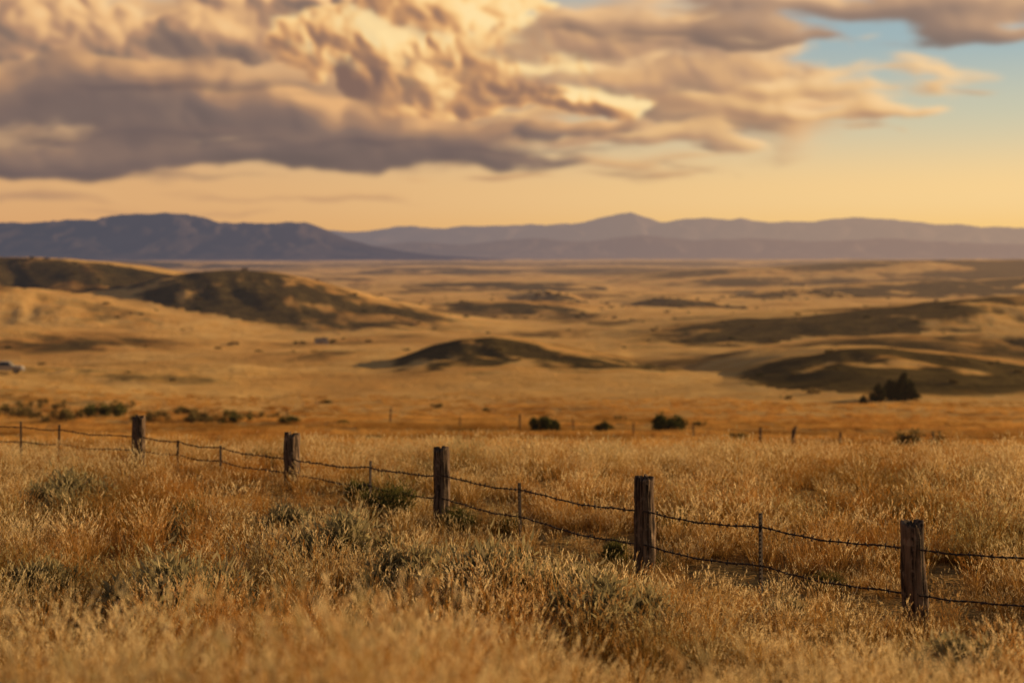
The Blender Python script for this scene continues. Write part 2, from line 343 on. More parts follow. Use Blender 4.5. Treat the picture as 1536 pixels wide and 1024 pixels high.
# ---------------------------------------------------------------- shrubs and trees
def leafy(w,h,nl,ls,nst,seed,kind='bush'):
    r=np.random.default_rng(seed); V=[];F=[];T=[];vi=0
    nb=11 if kind!='sage' else 18
    if kind=='conifer':
        lob=[]
        for i in range(26):
            z=r.random(); rad=(1-z)**0.75*0.42*w*(0.7+0.5*r.random()); a=r.random()*6.283
            lob.append((np.array([rad*math.cos(a),rad*math.sin(a),h*(0.12+0.84*z)]),w*0.20*(1.1-0.75*z)*(0.7+0.6*r.random())))
    else:
        lob=[]
        for i in range(nb):
            a=r.random()*6.283; rd=0.38*w*math.sqrt(r.random()); f=2*rd/w
            z=h*(0.18+0.50*r.random()**0.7*(1-0.8*f*f)); lob.append((np.array([rd*math.cos(a),rd*math.sin(a),z]),min((0.13+0.11*r.random())*w,0.42*h)*(1-0.25*f)))
    def stem(p0,p1,r0,r1):
        nonlocal vi
        mid=(p0+p1)/2+r.normal(0,0.04*h,3); pts=[p0,mid,p1]; rs=[r0,(r0+r1)/2,r1]; vs=[]
        for p,q in zip(pts,rs):
            for k in range(4):
                a=k*math.pi/2; vs.append(p+np.array([math.cos(a)*q,math.sin(a)*q,0]))
        V.append(np.array(vs)); T.append(np.full(12,-1.0))
        for s_ in range(2):
            for k in range(4):
                F.append([vi+s_*4+k,vi+s_*4+(k+1)%4,vi+s_*4+4+(k+1)%4,vi+s_*4+4+k])
        vi+=12
    tk=0.035*h
    if kind=='conifer': stem(np.array([0,0,-0.1*h]),np.array([0,0,0.9*h]),tk*1.3,tk*0.3)
    for c,rad in lob:
        st=np.array([0,0,max(0,c[2]*0.6)]) if kind=='conifer' else np.array([r.normal(0,0.04*w),r.normal(0,0.04*w),-0.05*h])
        stem(st,c,tk*0.5,tk*0.15)
        for _ in range(nst):
            u=r.normal(0,1,3); u/=np.linalg.norm(u); u[2]=abs(u[2])*0.9
            stem(c,c+u*rad*1.05,tk*0.15,tk*0.05)
    n=nl; li=r.integers(0,len(lob),n); C=np.array([l[0] for l in lob])[li]; RA=np.array([l[1] for l in lob])[li]
    u=r.normal(0,1,(n,3)); u/=np.linalg.norm(u,axis=1)[:,None]
    rr=(r.random(n)**0.45)*(1+0.35*r.normal(0,1,n)*(1.0 if kind=='sage' else 0.6))
    p=C+u*(RA*rr)[:,None]; p[:,2]=np.maximum(p[:,2],0.01*h)
    ax=u*0.8+r.normal(0,0.5,(n,3)); ax[:,2]+=0.7; ax/=np.linalg.norm(ax,axis=1)[:,None]
    sd=np.cross(ax,r.normal(0,1,(n,3))); sd/=np.linalg.norm(sd,axis=1)[:,None]
    L=ls*(0.6+0.8*r.random(n))[:,None]; asp=0.10 if kind=='sage' else 0.42
    q=np.stack([p-ax*L/2,p+sd*L*asp,p+ax*L/2,p-sd*L*asp],1).reshape(-1,3)
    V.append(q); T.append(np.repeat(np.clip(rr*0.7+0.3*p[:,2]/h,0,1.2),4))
    FF=np.concatenate([np.array(F,dtype=np.int64).reshape(-1,4),vi+np.arange(n*4).reshape(-1,4)])
    return np.concatenate(V),FF,np.concatenate(T)
def leaf_mat(name,c_in,c_out,c_tip,bark,trans=0.3):
    m,b,out=newmat(name)
    t=b.attr('t')['Fac']
    geo=b.n('ShaderNodeNewGeometry')
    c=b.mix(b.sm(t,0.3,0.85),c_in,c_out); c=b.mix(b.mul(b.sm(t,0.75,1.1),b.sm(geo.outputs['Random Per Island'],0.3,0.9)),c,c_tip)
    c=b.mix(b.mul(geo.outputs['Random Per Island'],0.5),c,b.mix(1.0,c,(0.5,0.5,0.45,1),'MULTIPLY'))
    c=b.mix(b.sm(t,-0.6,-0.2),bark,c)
    d=b.n('ShaderNodeBsdfDiffuse'); tr=b.n('ShaderNodeBsdfTranslucent'); b.put(d.inputs[0],c); b.put(tr.inputs[0],c)
    ms=b.n('ShaderNodeMixShader'); ms.inputs[0].default_value=trans
    b.L.new(d.outputs[0],ms.inputs[1]); b.L.new(tr.outputs[0],ms.inputs[2])
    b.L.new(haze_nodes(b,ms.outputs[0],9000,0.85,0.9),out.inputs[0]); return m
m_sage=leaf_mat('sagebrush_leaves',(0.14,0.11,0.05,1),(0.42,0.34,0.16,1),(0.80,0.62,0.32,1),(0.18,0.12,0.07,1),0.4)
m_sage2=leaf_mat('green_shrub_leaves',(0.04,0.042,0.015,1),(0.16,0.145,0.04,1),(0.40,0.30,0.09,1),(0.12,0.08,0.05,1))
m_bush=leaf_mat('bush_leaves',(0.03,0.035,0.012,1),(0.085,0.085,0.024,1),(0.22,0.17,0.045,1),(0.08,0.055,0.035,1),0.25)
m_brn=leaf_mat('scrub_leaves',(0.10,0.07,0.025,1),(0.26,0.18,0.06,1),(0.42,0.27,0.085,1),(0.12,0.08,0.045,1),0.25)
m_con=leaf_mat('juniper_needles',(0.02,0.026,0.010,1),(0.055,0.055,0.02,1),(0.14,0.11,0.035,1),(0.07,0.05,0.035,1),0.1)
cache={}
def plant(name,px,py,wpx,hpx,kind,mat,nl=1500,ls=None,ymin=5.0):
    x,y,z=hit(px,py,ymin); w=wpx/FP*y; h=hpx/FP*y
    key=(kind,mat.name,round(w/h*2),nl,random.randint(0,2))
    if key not in cache:
        W=w/h
        v,f,t=leafy(W,1.0,nl,(ls or 0.085),3,random.randint(0,9999),kind)
        cache[key]=(mk_mesh(name,v,f,False,{'t':('FLOAT',t)},mat),)
    me=cache[key][0]
    o=obj(name,me,None,(x,y,hz(x,y)-0.02*h)); o.scale=(h,h,h); o.rotation_euler=(0,0,random.random()*6.28)
    return o
for px,py,w,h in ((740,920,210,135),(925,965,240,125),(500,865,220,115),(280,945,260,140),(1440,1030,200,100),(100,770,150,70),(620,900,180,95),(850,920,140,90),(270,820,110,55),(1180,935,80,45),(60,900,140,80),(430,800,110,55),(640,860,100,50)):
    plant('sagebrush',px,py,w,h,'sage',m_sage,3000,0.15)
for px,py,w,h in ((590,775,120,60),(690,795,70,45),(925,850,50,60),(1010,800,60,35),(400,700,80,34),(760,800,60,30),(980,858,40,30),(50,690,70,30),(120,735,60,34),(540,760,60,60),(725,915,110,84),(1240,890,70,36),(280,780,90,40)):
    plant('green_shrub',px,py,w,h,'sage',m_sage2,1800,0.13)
plant('round_bush',817,650,46,36,'bush',m_bush,3500,0.085,60)
plant('round_bush',997,652,64,38,'bush',m_bush,4000,0.085,60)
plant('round_bush',905,648,34,18,'bush',m_bush,2000,0.1,60)
for px,py,w,h,mm in ((1107,662,30,16,m_brn),(890,703,36,14,m_brn),(1375,674,110,30,m_brn),(1455,682,60,14,m_brn),(1250,672,40,10,m_brn),(730,618,14,9,m_bush),(655,612,30,8,m_brn),
   (20,628,90,24,m_brn),(90,632,80,22,m_brn),(160,626,90,26,m_sage2),(225,632,70,18,m_brn),(300,634,80,20,m_brn),(350,632,90,18,m_sage2),(432,636,40,14,m_sage2),(515,636,22,7,m_sage2),(270,622,60,14,m_brn),(390,626,80,12,m_brn),(60,612,120,14,m_brn),(180,610,100,10,m_brn),
   (1430,575,16,8,m_brn),(350,518,26,6,m_brn),(450,516,24,6,m_brn),(930,630,30,8,m_brn),(1050,640,40,9,m_brn),(700,650,40,9,m_brn),(560,660,40,10,m_brn),(640,690,60,10,m_brn),(1330,720,70,12,m_brn),(1130,745,60,12,m_brn),(1220,590,30,7,m_brn),(1180,598,30,6,m_brn),(1480,760,90,16,m_brn),(1380,770,80,16,m_brn),(800,690,50,9,m_brn),(1000,690,50,9,m_brn)):
    plant('scrub_bush',px,py,w,h,'bush',mm,1200,0.13,40)
for px,py,w,h in ((1318,602,26,26),(1336,601,34,32),(1356,600,32,40),(1295,606,14,13),(1366,601,20,24)):
    plant('juniper_tree',px,py,w,h,'conifer',m_con,3200,0.10,60)
for px,py,w,h in ((806,444,13,6),(822,443,10,9),(836,444,12,6),(1186,428,7,4),(1204,429,9,3),(500,514,10,7)):
    plant('distant_tree',px,py,w,h,'bush',m_brn,500,0.2,60)
bc=bpy.data.collections.new('hillside_brush_kinds')
for i in range(3):
    v,f,t=leafy(1.7,1.0,260,0.26,1,900+i,'bush'); bc.objects.link(bpy.data.objects.new('brush_clump',mk_mesh('brush_clump',v,f,False,{'t':('FLOAT',t)},m_brn if i else m_bush)))
x,y=wedge(200,1900,0.0036,math.radians(26))
H_,Shd=height(x,y,True); keep=rng.random(len(x))<np.clip(0.9*Shd+0.55*fbm(x/60,y/60,3)-0.08,0.0,0.9); x=x[keep];y=y[keep];H_=H_[keep]
s=(0.6+0.9*rng.random(len(x))**2)*(0.7+y/1000)
scatter('hillside_brush',bc,np.stack([x,y,H_-0.1],-1),np.stack([s*1.3,s*1.3,s*0.75],-1),3,0.0)
# ---------------------------------------------------------------- fence
wm,b,out=newmat('weathered_wood')
tc=b.n('ShaderNodeTexCoord'); P=b.sep(tc.outputs['Object'])
g1=b.noise(b.vec(b.mul(P[0],26),b.mul(P[1],26),b.mul(P[2],1.6)),1.0,7,0.65,0.4); g2=b.noise(tc.outputs['Object'],9,5,0.6)
c=b.mix(b.sm(g1,0.38,0.62),(0.030,0.019,0.012,1),(0.22,0.14,0.085,1)); c=b.mix(b.mul(b.sm(g2,0.52,0.70),0.55),c,(0.36,0.25,0.16,1))
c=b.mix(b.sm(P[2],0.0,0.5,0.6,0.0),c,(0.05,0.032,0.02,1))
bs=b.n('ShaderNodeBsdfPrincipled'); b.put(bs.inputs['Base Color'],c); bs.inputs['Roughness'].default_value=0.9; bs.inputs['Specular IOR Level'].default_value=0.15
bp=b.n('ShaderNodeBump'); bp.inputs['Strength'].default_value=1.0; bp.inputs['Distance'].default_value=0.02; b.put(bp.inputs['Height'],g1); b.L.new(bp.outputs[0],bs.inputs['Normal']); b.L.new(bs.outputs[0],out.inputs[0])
rm,b,out=newmat('rusted_steel')
tc=b.n('ShaderNodeTexCoord'); nn=b.noise(tc.outputs['Object'],30,4)
bs=b.n('ShaderNodeBsdfPrincipled'); b.put(bs.inputs['Base Color'],b.mix(b.sm(nn,0.35,0.65),(0.028,0.018,0.012,1),(0.08,0.045,0.027,1))); bs.inputs['Roughness'].default_value=0.75; bs.inputs['Metallic'].default_value=0.2; b.L.new(bs.outputs[0],out.inputs[0])
def post_mesh(rad,h,seed,lean=0.0):
    nc,nr=40,56; s=seed*13.7
    a=np.arange(nc)/nc*2*math.pi; z=np.linspace(-0.4,h,nr)
    Aa,Z=np.meshgrid(a,z)
    per=0.5*(np.cos(Aa*3+s)+np.cos(Aa*2+s*2))
    gx=np.cos(Aa);gy=np.sin(Aa)
    g=fbm(gx*3.2+s+0.15*Z,gy*3.2+0.4*Z,4)
    crack=np.clip(1-np.abs(fbm(gx*2.2-s,gy*2.2+0.25*Z,2))*9,0,1)
    Rr=rad*(1+0.08*per+0.11*g-0.16*crack+0.07*fbm(gx+Z*2.5,gy+s,3))*(1.06-0.06*Z/h)
    cx=0.02*fbm(Z*0.9+s,Z*0+1.5,2); cy=0.02*fbm(Z*0.9-s,Z*0+4.5,2)
    topj=0.09*fbm(gx*1.6+s,gy*1.6,3)
    zz=Z+topj*ss(Z,h-0.15,h)
    X=gx*Rr+cx+lean*Z; Y=gy*Rr+cy
    V=[np.stack([X.ravel(),Y.ravel(),zz.ravel()],-1)]; F=list(gridfaces(nr,nc,True))
    last=(nr-1)*nc; off=nr*nc
    for i,k in enumerate((0.86,0.55,0.2)):
        cxk,cyk=X[-1].mean(),Y[-1].mean()
        zr=zz[-1]*0+h+0.016+0.6*(zz[-1]-h)+0.012*fbm(gx[-1]*4*k+s,gy[-1]*4*k,3)
        V.append(np.stack([cxk+(X[-1]-cxk)*k,cyk+(Y[-1]-cyk)*k,zr],-1))
        p=last if i==0 else off+(i-1)*nc
        for j in range(nc): F.append(np.array([p+j,p+(j+1)%nc,off+i*nc+(j+1)%nc,off+i*nc+j]))
    V=np.concatenate(V); F=np.array(F); base_=off+2*nc
    cap=[[base_+j,base_+j+1,base_+nc-2-j,base_+nc-1-j] for j in range(0,nc//2-1)]
    F=np.concatenate([F,np.array(cap)])
    return mk_mesh('post',V,F,True,None,wm)
fence=bpy.data.objects.new('barbed_wire_fence',None); scene.collection.objects.link(fence)
POST=[(208,626,34.5,9.5,652,672),(438,652,29.5,11.5,686,706),(663,673,24.5,11.5,711,745),(965,717,20.0,14.5,765,815),(1372,785,16.5,17.5,820,888)]
posts=[]
for i,(px,pt,D,hw,w1,w2) in enumerate(POST):
    x=(px-CX)/FP*D; zt=-(pt-HY)/FP*D; g=hz(x,D); rad=hw/FP*D
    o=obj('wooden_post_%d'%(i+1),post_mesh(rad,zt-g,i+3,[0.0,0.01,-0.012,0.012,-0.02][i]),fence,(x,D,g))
    posts.append((px,x,D,-(w1-HY)/FP*D,-(w2-HY)/FP*D,rad))
def stake_mesh(h):
    s=0.028
    pr=[(-s,0),(s,0),(s,0.009),(0.006,0.009),(0.006,0.04),(-0.006,0.04),(-0.006,0.009),(-s,0.009)]
    V=[];F=[]
    for z in (-0.3,h): V+= [(a,c_,z) for a,c_ in pr]
    n=8
    F+=[(k,(k+1)%n,n+(k+1)%n,n+k) for k in range(n)]; F+=[(8,9,10,15),(11,12,13,14)]
    for k in range(int(h/0.055)):
        z=0.05+k*0.055; q=len(V)
        V+=[(-.008,-.010,z),(.008,-.010,z),(.008,0.001,z),(-.008,0.001,z),(-.008,-.010,z+.02),(.008,-.010,z+.02),(.008,0.001,z+.02),(-.008,0.001,z+.02)]
        F+=[(q,q+1,q+5,q+4),(q+1,q+2,q+6,q+5),(q+3,q,q+4,q+7),(q+4,q+5,q+6,q+7),(q,q+3,q+2,q+1)]
    return mk_mesh('stake',V,F,False,None,rm)
xl,Dl=(-60-CX)/FP*40.5,40.5
P0=(-60,xl,Dl,-(632-HY)/FP*Dl,-(655-HY)/FP*Dl,0.1)
x6,D6=8.1,12.5; P6=(2150,x6,D6,hz(x6,D6)+1.05,hz(x6,D6)+0.58,0.1)
for nm,p in (('wooden_post_6',P0),('wooden_post_7',P6)):
    g=hz(p[1],p[2]); obj(nm,post_mesh(0.12,p[3]-g+0.2,len(nm)+int(p[2])),fence,(p[1],p[2],g))
chain=[P0]+posts+[P6]
STK=[(32,632,0),(88,637,0),(267,660,1),(331,668,1),(555,691,2),(781,724,3),(1142,769,4)]
anch={i:[] for i in range(len(chain)-1)}
for k,(px,pt,seg) in enumerate(STK):
    a,c_=chain[seg],chain[seg+1]; q=(px-CX)/FP
    t=(q*a[2]-a[1])/((c_[1]-a[1])-q*(c_[2]-a[2])); x=a[1]+(c_[1]-a[1])*t; y=a[2]+(c_[2]-a[2])*t
    g=hz(x,y); zt=-(pt-HY)/FP*y
    o=obj('steel_stake_%d'%(k+1),stake_mesh(max(zt-g,0.5)),fence,(x,y,g)); o.rotation_euler=(random.uniform(-.02,.02),random.uniform(-.03,.03),random.uniform(0.3,0.9))
    anch[seg].append((t,x,y,g,zt))
def wire(name,zi,slack):
    P=[]
    for s_ in range(len(chain)-1):
        a,c_=chain[s_],chain[s_+1]
        nodes=[(a[1],a[2]-a[5]*0.95,a[zi])]
        for (t,x,y,g,zt) in sorted(anch[s_]):
            zl=a[zi]+(c_[zi]-a[zi])*t-0.02
            nodes.append((x,y-0.02,min(zl,zt-0.04)))
        nodes.append((c_[1],c_[2]-c_[5]*0.95,c_[zi]))
        for u,v in zip(nodes[:-1],nodes[1:]):
            u=np.array(u);v=np.array(v);L=np.linalg.norm(v-u);n=max(int(L/0.035),4)
            for k in range(n):
                t=k/n; p=u+(v-u)*t; p[2]-=slack*4*t*(1-t)*min(L/3,1.3); p[2]+=0.010*math.sin(t*L*3.1+s_*2)+0.004*math.sin(t*L*11); P.append(p)
    P.append(np.array(nodes[-1])); P=np.array(P); n=len(P)
    cu=bpy.data.curves.new(name,'CURVE'); cu.dimensions='3D'; cu.bevel_depth=0.0070; cu.bevel_resolution=1
    ph=np.arange(n)*0.9
    for off in (0,math.pi):
        sp=cu.splines.new('POLY'); sp.points.add(n-1)
        Q=P+0.006*np.stack([np.zeros(n),np.cos(ph+off),np.sin(ph+off)],-1)
        sp.points.foreach_set('co',np.concatenate([Q,np.ones((n,1))],1).ravel().astype(np.float32))
    for k in range(3,n-3,4):
        c0=P[k]
        for j in range(2):
            d=rng.normal(0,1,3); d/=np.linalg.norm(d); d*=0.040
            sp=cu.splines.new('POLY'); sp.points.add(2)
            w_=np.array([c0-d,c0+rng.normal(0,0.005,3),c0+d*np.array([0.6,1,1])])
            sp.points.foreach_set('co',np.concatenate([w_,np.ones((3,1))],1).ravel().astype(np.float32))
    cu.materials.append(rm); o=obj(name,cu,fence)
wire('barbed_wire_top',3,0.045); wire('barbed_wire_bottom',4,0.05)
ff=bpy.data.objects.new('field_fence',None); scene.collection.objects.link(ff)
fp=[(430,634,20),(585,638,26),(690,642,16),(780,645,24),(860,648,18),(950,654,18),(1040,660,18),(1140,668,26),(1260,676,20),(1400,684,20),(1560,692,22)]
prev=None; cu=bpy.data.curves.new('wires','CURVE'); cu.dimensions='3D'; cu.bevel_depth=0.010
for i,(px,py,hp) in enumerate(fp):
    x,y,z=hit(px,py,60); z=hz(x,y); h=min(max(hp/FP*y,1.0),1.7)
    o=obj('field_post_%d'%(i+1),post_mesh(0.055 if hp<24 else 0.08,h,50+i,random.uniform(-.05,.05)),ff,(x,y,z))
    if prev:
        for fr in (0.5,0.85):
            sp=cu.splines.new('POLY'); sp.points.add(1); sp.points[0].co=(prev[0],prev[1],prev[2]+prev[3]*fr,1); sp.points[1].co=(x,y,z+h*fr,1)
    prev=(x,y,z,h)
cu.materials.append(rm); obj('field_wires',cu,ff)
x,y,z=hit(1190,674,50); H=34/FP*y
sk=bpy.data.meshes.new('dead_tree_stump'); vv=[(0,0,-.1),(0.02,0,.3),(-.03,0,.55),(.03,0,.78),(.09,0,1.0),(.16,.02,1.03),(-.05,0,.9)]
sk.from_pydata([tuple(c_*H for c_ in v) for v in vv],[(0,1),(1,2),(2,3),(3,4),(4,5),(3,6)],[]); sk.materials.append(wm)
o=obj('dead_tree_stump',sk,None,(x,y,hz(x,y))); md=o.modifiers.new('skin','SKIN')
for i,s_ in enumerate((.15,.11,.09,.085,.06,.035,.03)): sk.skin_vertices[0].data[i].radius=(s_*H,s_*H)
o.modifiers.new('sub','SUBSURF').levels=2
# ---------------------------------------------------------------- farmhouse and pickup
def simple(name,col,rough=0.8,metal=0.0,bump=20):
    m,b,out=newmat(name); tc=b.n('ShaderNodeTexCoord'); nn=b.noise(tc.outputs['Object'],bump,4)
    bs=b.n('ShaderNodeBsdfPrincipled'); b.put(bs.inputs['Base Color'],b.mix(nn,tuple(c_*0.75 for c_ in col[:3])+(1,),col)); bs.inputs['Roughness'].default_value=rough; bs.inputs['Metallic'].default_value=metal
    b.L.new(bs.outputs[0],out.inputs[0]); return m
m_wall=simple('painted_siding',(0.6,0.52,0.44,1)); m_roof=simple('roof_shingles',(0.16,0.12,0.11,1)); m_gl=simple('window_glass',(0.03,0.035,0.04,1),0.1); m_dr=simple('door_paint',(0.2,0.1,0.06,1))
def box(x0,x1,y0,y1,z0,z1):
    v=[(x0,y0,z0),(x1,y0,z0),(x1,y1,z0),(x0,y1,z0),(x0,y0,z1),(x1,y0,z1),(x1,y1,z1),(x0,y1,z1)]
    return v,[(0,3,2,1),(4,5,6,7),(0,1,5,4),(1,2,6,5),(2,3,7,6),(3,0,4,7)]
def part(name,me_data,mat,par):
    me=bpy.data.meshes.new(name); me.from_pydata(me_data[0],[],me_data[1]); me.materials.append(mat); return obj(name,me,par)
x,y,z=hit(482,516,60); hs=bpy.data.objects.new('farmhouse',None); scene.collection.objects.link(hs); hs.location=(x,y,hz(x,y)-.2); hs.rotation_euler=(0,0,0.35)
hsc=17/FP*y/9.0; hs.scale=(hsc,hsc,hsc)
W,Dp,Hh,Rh=9.0,7.0,3.0,2.3
part('walls',([(-W/2,-Dp/2,-1),(W/2,-Dp/2,-1),(W/2,Dp/2,-1),(-W/2,Dp/2,-1),(-W/2,-Dp/2,Hh),(W/2,-Dp/2,Hh),(W/2,Dp/2,Hh),(-W/2,Dp/2,Hh),(-W/2,0,Hh+Rh),(W/2,0,Hh+Rh)],
 [(0,1,5,4),(1,2,6,9,5),(2,3,7,6),(3,0,4,8,7)]),m_wall,hs)
part('roof',([(-W/2-.4,-Dp/2-.4,Hh-.15),(W/2+.4,-Dp/2-.4,Hh-.15),(W/2+.4,0,Hh+Rh+.12),(-W/2-.4,0,Hh+Rh+.12),(-W/2-.4,Dp/2+.4,Hh-.15),(W/2+.4,Dp/2+.4,Hh-.15)],[(0,1,2,3),(3,2,5,4)]),m_roof,hs)
part('door',box(-.5,.5,-Dp/2-.03,-Dp/2+.02,0,2.1),m_dr,hs)
for i,wx in enumerate((-3,-1.7,2.2)): part('window_%d'%(i+1),box(wx-.5,wx+.5,-Dp/2-.03,-Dp/2+.02,1.0,2.2),m_gl,hs)
part('chimney',box(1.5,2.1,-.3,.3,Hh+1.2,Hh+Rh+.9),m_dr,hs)
m_car=simple('beige_car_paint',(0.42,0.36,0.30,1),0.4,0.2); m_tire=simple('tire_rubber',(0.03,0.03,0.03,1)); m_hub=simple('wheel_hub',(0.4,0.4,0.4,1),0.4,0.6)
x,y,z=hit(6,560,60); car=bpy.data.objects.new('pickup_truck',None); scene.collection.objects.link(car); car.location=(x,y,hz(x,y)+0.03); car.rotation_euler=(0,0,math.radians(10)); s_=max(1.0,min(1.5,58/FP*y/5.4)); car.scale=(s_,s_,s_)
prof=[(-2.7,.45),(2.65,.45),(2.7,.75),(2.62,1.02),(1.35,1.12),(.75,1.72),(-.55,1.76),(-.85,1.15),(-2.7,1.12)]
n=len(prof); V=[(a,-.92,c_) for a,c_ in prof]+[(a,.92,c_) for a,c_ in prof]
for k in (5,6,n+5,n+6): V[k]=(V[k][0],V[k][1]*0.82,V[k][2])
bo=part('body',(V,[tuple(range(n)),tuple(range(2*n-1,n-1,-1))]+[(k,n+k,n+(k+1)%n,(k+1)%n) for k in range(n)]),m_car,car)
bv=bo.modifiers.new('b','BEVEL'); bv.width=0.05; bv.segments=2
for sgn in (-1,1):
    yb,yt=sgn*0.915,sgn*0.80
    q=[(-.62,yb,1.2),(1.1,yb,1.2),(.66,yt,1.64),(-.50,yt,1.66)]
    part('side_window_%s'%('l' if sgn<0 else 'r'),([(a,b_+sgn*.012,c_) for a,b_,c_ in q],[(0,1,2,3)]),m_gl,car)
    for j,wx in enumerate((-1.75,1.75)):
        for nm,rd,mt,yy in (('tire',.39,m_tire,.86),('hub',.2,m_hub,.985)):
            V=[];m_=24; wd=.12 if nm=='tire' else .01
            for q_ in (-1,1): V+=[(wx+rd*math.cos(k*2*math.pi/m_),sgn*yy+q_*wd,.38+rd*math.sin(k*2*math.pi/m_)) for k in range(m_)]
            part('%s_%d%d'%(nm,sgn+1,j),(V,[tuple(range(m_)),tuple(range(2*m_-1,m_-1,-1))]+[(k,(k+1)%m_,m_+(k+1)%m_,m_+k) for k in range(m_)]),mt,car)
part('windshield',([(1.32,-.8,1.16),(1.32,.8,1.16),(.80,.7,1.70),(.80,-.7,1.70)],[(0,1,2,3)]),m_gl,car)
part('front_bumper',box(2.68,2.82,-.9,.9,.42,.62),m_hub,car)
# ---------------------------------------------------------------- sun and sky
SAZ=math.radians(70); SEL=math.radians(12)
sl=bpy.data.lights.new('sun','SUN'); sl.energy=5.0; sl.angle=math.radians(0.5); sl.color=(1.0,0.70,0.37)
so=obj('sun',sl); dv=Vector((math.sin(SAZ)*math.cos(SEL),math.cos(SAZ)*math.cos(SEL),math.sin(SEL)))
so.rotation_euler=dv.to_track_quat('Z','Y').to_euler(); so.location=(60,30,60)
w=bpy.data.worlds.new('World'); scene.world=w; w.use_nodes=True; w.node_tree.nodes.clear(); b=NB(w.node_tree)
try:
    w.cycles.sampling_method='MANUAL'; w.cycles.sample_map_resolution=128
except Exception as e: print(e)
out=b.n('ShaderNodeOutputWorld'); bg=b.n('ShaderNodeBackground'); bg.inputs[1].default_value=0.1
tc=b.n('ShaderNodeTexCoord'); D_=b.sep(tc.outputs['Generated'])
U=b.m('ARCTAN2',D_[0],D_[1]); Vv=b.m('ARCSINE',D_[2])
sky=b.n('ShaderNodeTexSky'); sky.sky_type='NISHITA'; sky.sun_disc=False; sky.sun_elevation=SEL; sky.sun_rotation=SAZ; sky.air_density=1.2; sky.dust_density=3.0
def C(r,g,bl): return lin((r,g,bl))
right=b.sm(U,-0.36,0.40)
h0=b.mix(right,C(224,166,110),C(255,202,116))
h1=b.mix(right,C(226,174,120),C(253,214,150))
h2=b.mix(right,C(208,174,136),C(206,202,174))
h3=b.mix(right,C(175,168,154),C(156,182,190))
g=b.mix(b.sm(Vv,0.0,0.04),h0,h1); g=b.mix(b.sm(Vv,0.04,0.10),g,h2); g=b.mix(b.sm(Vv,0.085,0.155),g,h3)
g=b.mix(b.sm(Vv,0.2,0.5),g,C(72,72,84))
g=b.mix(b.sm(b.add(b.mul(D_[0],0.93),b.mul(D_[1],0.37)),-0.75,-0.05,1.0,0.0),g,C(92,90,104))
g10=b.mix(1.0,g,(10,10,10,1),'MULTIPLY')
colr=b.mix(b.sm(Vv,0.1,0.9,0.92,0.8),sky.outputs[0],g10)
c85=lin((110,75,42)); colr=b.mix(b.sm(Vv,-0.02,0.0),(c85[0]*10,c85[1]*10,c85[2]*10,1),colr)
b.L.new(colr,bg.inputs[0]); b.L.new(bg.outputs[0],out.inputs[0])
# ---------------------------------------------------------------- clouds: a far shell of cloud, density computed here, sun and shade painted into emissive colours
st=0.00100
ug=np.arange(-0.78,0.66,st); vgr=np.arange(0.004,0.34,st)
UU,VV=np.meshgrid(ug,vgr)
PX=CX+np.tan(np.clip(UU,-1.2,1.2))*FP; PY=HY-np.tan(VV)/np.cos(UU)*FP   # angular units expressed as 1/2133
def uni(L,wx=0,wy=0,k0=0.25):
    r=np.full(PX.shape,-9.0)
    for (px,py,rx,ry) in L:
        k=1-np.sqrt(((PX+wx-px)/rx)**2+((PY+wy-py)/ry)**2)
        hh=np.clip(0.5+0.5*(k-r)/k0,0,1); r=r*(1-hh)+k*hh+k0*hh*(1-hh)
    return r
acc=np.zeros(PX.shape+(3,)); alp=np.zeros(PX.shape)
def lc(c): return np.array(lin(c)[:3])
def comp(col,a):
    global acc,alp
    a=a[...,None]; acc[:]=acc*(1-a)+col*a; alp[:]=alp*(1-a[...,0])+a[...,0]
def march(D,dx,dy,n,step):
    s=np.zeros_like(D)
    for i in range(1,n+1):
        s+=np.clip(np.roll(np.roll(D,-int(round(dx*step*i)),1),-int(round(dy*step*i)),0),0,1)
    return s/n
def ramp(t,cols):
    t=np.clip(t,0,1)[...,None]; n=len(cols)-1; out=np.zeros(t.shape[:-1]+(3,))
    for i in range(n):
        k=np.clip(t*n-i,0,1); out=out+(lc(cols[i+1])-lc(cols[i]))*k
    return out+lc(cols[0])
def cloud(L,fx,fy,namp,pamp,seed,cols,a1,op=1.0,absorb=2.0,relief=1.0,bias=0.1,warp=30,hb=5.0,pscale=1.0,patch=0.2,edgeglow=0.15,pb=2.0,fb=1.6):
    wx=warp*fbm(PX/140+seed,PY/90,3); wy=warp*0.6*fbm(PX/140-seed,PY/90+5,3)
    D=uni(L,wx,wy)
    x=(PX+wx*0.6)/fx; y=(PY+wy*0.6)/fy
    n=fbm(x+seed,y-seed,6,0.5)
    D=D+namp*n
    H=blur(np.clip(D,-0.3,1.2),hb)
    if pamp>0:
        fw=fbm(PX/60+seed,PY/60,3)*0.25
        pf=puff((PX+wx*0.5)/(58*pscale)+fw+seed,(PY+wy*0.5)/(50*pscale)+fw+seed,3,0.5)
        D=D+pamp*(pf-0.6); H=0.6*H+pamp*blur(pf,pb)
    gy,gx=np.gradient(H); gx=-gx*20*relief; gy=-gy*20*relief
    ndl=(gx*0.80+gy*0.48+0.34)/np.sqrt(1+gx*gx+gy*gy)
    sh=march(D,0.85,0.5,14,4)
    lit=ndl*np.exp(-absorb*sh*0.5)+bias+0.15*np.exp(-absorb*sh)+patch*fbm(PX/170+seed*3,PY/90,3)+edgeglow*(1-ss(D,0.0,0.35))
    lit=blur(lit,fb)
    comp(ramp(lit,cols),blur(ss(D,0,a1)*op,1.2))
GOLD=[(132,104,92),(164,124,98),(208,154,106),(242,190,126),(255,214,148),(255,224,164)]
TAN=[(140,114,99),(170,134,107),(208,161,116),(236,188,134),(248,206,150)]
